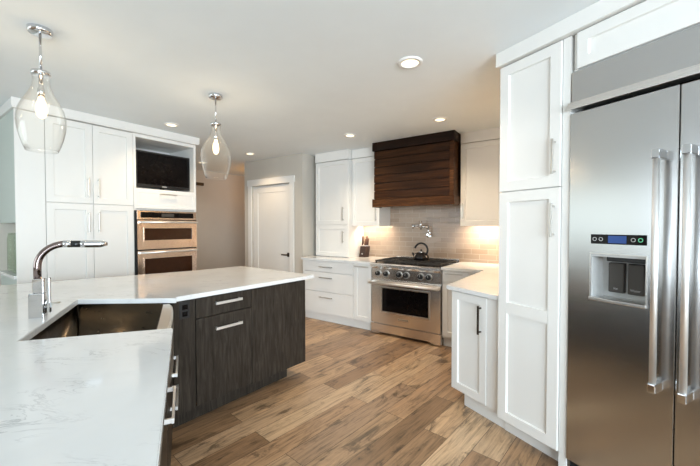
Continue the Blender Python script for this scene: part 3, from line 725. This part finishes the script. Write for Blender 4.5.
# fronts face +s here, so pulls stick out the other way
def dpull(t0, t1, z, y, out=.036, w=.019):
    m = Mb(); m.box(t0, t1, y+out-.010, y+out, z-w/2, z+w/2, .0015)
    for x in (t0+.004, t1-.014): m.box(x, x+.010, y-.0005, y+out-.006, z-w/2+.001, z+w/2-.001)
    return m
for z0, z1, hz in ((.455, .60, .58), (.125, .449, .40)):
    d = dfront(T, -2.42, -1.74, z0, z1); T.part('handle', dpull(-2.32, -2.03, hz, -.075), 'handle', d)
T = Thing(D, (-1.4, -.09, 0), 'island_pull_out_cabinet', 'charcoal wood island cabinet just nearer than the apron sink, with one steel pull', 'cabinet')
T.part('carcass', Mb().box(-1.695, -.98, -.72, -.095, .112, .882), 'darkwood')
T.part('toe_kick', Mb().box(-1.695, -.98, -.19, -.175, 0, .11), 'darkwood')
for z0, z1, hz in ((.125, .876, .66),):
    d = dfront(T, -1.695, -.984, z0, z1); T.part('handle', dpull(-1.69, -1.40, hz, -.075), 'handle', d)
T = Thing(D, (-.65, -.09, 0), 'island_near_cabinet', 'charcoal wood island cabinet under the worktop end nearest the camera', 'cabinet')
T.part('carcass', Mb().box(-.978, -.32, -.72, -.095, .112, .882), 'darkwood')
T.part('toe_kick', Mb().box(-.978, -.34, -.19, -.175, 0, .11), 'darkwood')
dfront(T, -.975, -.322, .125, .876)
# worktop with the notch for the apron sink
NL, NR, FRc, FL = dn(-1.82, -.61), dn(-1.744, -.05), dn(-2.452, -.05), dn(-2.69, -.61)
def isect(si, sd):
    n1, n2 = I.n, D.n; det = n1.x*n2.y-n1.y*n2.x
    return Vector(((si*n2.y-sd*n1.y)/det, (n1.x*sd-n2.x*si)/det, 0))
cnr = isect(2.262, -.05)
poly = [I.w(2.335, 2.262), cnr, FRc, FL, NL, NR, dn(-.28, -.05), dn(-.28, -1.05), dn(-3.5, -1.55), Vector((-2.95, 2.47, 0)), Vector((-2.737, 2.66, 0)), Vector((-1.657, 3.53, 0)), Vector((-1.258, 3.953, 0))]
single(G, (-1.2, 2.0, .884), 'island_worktop', Mb().prism([(p.x, p.y) for p in poly], .884, .914, .003), 'quartz', 'large white veined quartz island worktop with angled bend around the sink', 'worktop')
# rear panel and the hidden back of the island, under the overhang
single(I, (1.6, 2.95, 0), 'island_back_panel', Mb().box(.75, 2.238, 2.925, 2.945, .0, .882), 'darkwood', 'charcoal wood back panel of the island far arm, below the worktop', 'cabinet panel')

# apron sink
T = Thing(G, (-1.25, 1.8, .62), 'apron_sink', 'brushed steel apron front sink set in the island', 'sink')
def inset(p, q, d): return p + (q-p).normalized()*d
bt, tp = .640, .8835
bm_ = Mb()
S = [dn(-1.800, -.625), dn(-1.728, -.125), dn(-2.472, -.125), dn(-2.705, -.625)]
cen = sum(S, Vector())/4
lo_ = [cen+(p-cen)*.97 for p in S]
top = [bm_.bm.verts.new((p.x, p.y, tp)) for p in S]; bot = [bm_.bm.verts.new((p.x, p.y, bt)) for p in lo_]
for i in range(4): bm_.bm.faces.new((top[i], top[(i+1) % 4], bot[(i+1) % 4], bot[i]))
bm_.bm.faces.new(bot)
es = [e for e in bm_.bm.edges if not all(abs(v.co.z-tp) < 1e-5 for v in e.verts)]
bmesh.ops.bevel(bm_.bm, geom=es, offset=.018, segments=4, affect='EDGES')
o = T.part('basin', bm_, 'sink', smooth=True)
sm = o.modifiers.new('thickness', 'SOLIDIFY'); sm.thickness = .003; sm.offset = 1
fa, fb = S[1], S[2]
ap = Mb(); nseg = 16
rows = []
for k in range(nseg+1):
    u = k/nseg; tt = -1.750 + u*(-2.448+1.750); bul = .018*math.sin(PI*u)**.6
    rows.append([dn(tt, -.122), dn(tt, -.078+bul-.012), dn(tt, -.078+bul)])
vr = []
for r3 in rows:
    a_, b_, c_ = r3
    vr.append([ap.bm.verts.new(p) for p in ((a_.x, a_.y, .8825), (b_.x, b_.y, .8825), (c_.x, c_.y, .872), (c_.x, c_.y, .615), (a_.x, a_.y, .615))])
for a_, b_ in zip(vr, vr[1:]):
    for i in range(5): f = ap.bm.faces.new((a_[i], a_[(i+1) % 5], b_[(i+1) % 5], b_[i]))
ap.bm.faces.new(vr[0]); ap.bm.faces.new(vr[-1][::-1])
T.part('apron', ap, 'sinkrim')
dc = cen; T.part('drain', Mb().lathe([(.001, bt+.002), (.03, bt+.001), (.045, bt+.005), (.048, bt+.0015)], (dc.x, dc.y), 28), 'chrome', smooth=True)

# faucet
ft, fs = -2.245, -.672
T = Thing(D, (ft, fs, .9145), 'kitchen_faucet', 'square based chrome kitchen faucet with arched spout behind the sink', 'faucet')
T.part('base_block', Mb().box(ft-.030, ft+.030, fs-.030, fs+.030, .9145, 1.040, .003), 'chrome')
T.part('column', Mb().box(ft-.018, ft+.018, fs-.016, fs+.026, 1.0405, 1.112, .002), 'chrome')
lv = T.part('lever', Mb().box(ft-.012, ft+.012, fs+.036, fs+.050, .935, 1.115, .002).cyl((ft, fs+.0305, .985), (ft, fs+.037, .985), .018), 'chrome')
pp = [(ft, fs, 1.1125)]
R_ = .115
for k in range(0, 13):
    a_ = PI - k/12*PI*.47
    pp.append((ft, fs+R_+R_*math.cos(a_), 1.172+R_*math.sin(a_)))
T.part('spout', Mb().tube(pp, .0165, 18), 'spout', label='dark chrome arched spout')
e_ = Vector(pp[-1]); dv = (Vector(pp[-1])-Vector(pp[-2])).normalized(); dv = Vector((0, 1, -.02)).normalized()
p_a = e_+dv*.002; p_b = e_+dv*.035; p_c = e_+dv*.075; p_d = e_+dv*.190
T.part('collar', Mb().cyl(p_a, p_b, .0185), 'chrome')
T.part('grip', Mb().cyl(p_b, p_c, .0175), 'black')
T.part('spray_head', Mb().tube([p_c, p_c+dv*.02, p_d-dv*.03, p_d], [.0185, .0195, .0195, .010]), 'chrome')
hp = (-1.786, 2.049)
single(G, (hp[0], hp[1], .9145), 'air_switch_cap', Mb().lathe([(.001, .9145), (.026, .9145), (.026, .918), (.018, .921), (.001, .921)], hp, 28), 'nickel', 'small round metal button cap set in the worktop behind the sink', 'button', smooth=True)

# ------------------------------------------------------------------ pendant lamps
def pendant(x, y, label, power, k=1.0):
    T = Thing(G, (x, y, H), 'pendant_lamp', label, 'pendant lamp', 'glass pendant lamps over the island')
    T.part('canopy', Mb().lathe([(.001, H-.030), (.048, H-.029), (.057, H-.022), (.058, H-.001), (.001, H-.001)], (x, y), 36), 'chrome', smooth=False)
    T.part('rod', Mb().cyl((x, y, 2.262), (x, y, H-.030), .0065, seg=14), 'chrome')
    T.part('cap', Mb().lathe([(.001, 2.262), (.041, 2.262), (.044, 2.258), (.044, 2.240), (.041, 2.2385), (.001, 2.2385)], (x, y), 36), 'chrome')
    prof = [(.040, 2.238), (.038, 2.205), (.044, 2.17), (.060, 2.13), (.083, 2.085), (.101, 2.045), (.110, 2.00), (.111, 1.97), (.107, 1.93), (.098, 1.885), (.085, 1.84), (.073, 1.808)]
    prof = [(r*(1+(k-1)*min(1, (2.238-z)/.15)), 2.238-(2.238-z)*(1+(k-1)*.4)) for r, z in prof]
    inner = [(r-.003, z) for r, z in prof[::-1]]
    T.part('glass_shade', Mb().lathe(prof+inner, (x, y), 56), 'glass', smooth=True)
    T.part('socket', Mb().lathe([(.001, 2.236), (.011, 2.236), (.011, 2.17), (.017, 2.16), (.017, 2.115), (.001, 2.114)], (x, y), 24), 'chrome')
    b = T.part('bulb', Mb().lathe([(.013, 2.113), (.015, 2.10), (.023, 2.075), (.026, 2.045), (.023, 2.015), (.011, 1.997), (.001, 1.994)], (x, y), 28), 'bulbglow', smooth=True)
    fm_ = Mb()
    for q in range(4):
        a_ = q*PI/2; fm_.tube([(x+.010*math.cos(a_), y+.010*math.sin(a_), 2.02), (x+.013*math.cos(a_), y+.013*math.sin(a_), 2.09)], .0030, 8)
    T.part('filament', fm_, 'bulb', b)
    pl_ = point('pendant_bulb_light', (x, y, 2.05), power, (1.0, .76, .48), .05)
pendant(-1.763, 1.957, 'clear glass pendant lamp above the sink, nearer and further left', 4)
pendant(-1.150, 2.931, 'clear glass pendant lamp above the island far arm, in front of the hallway', 4, 1.12)
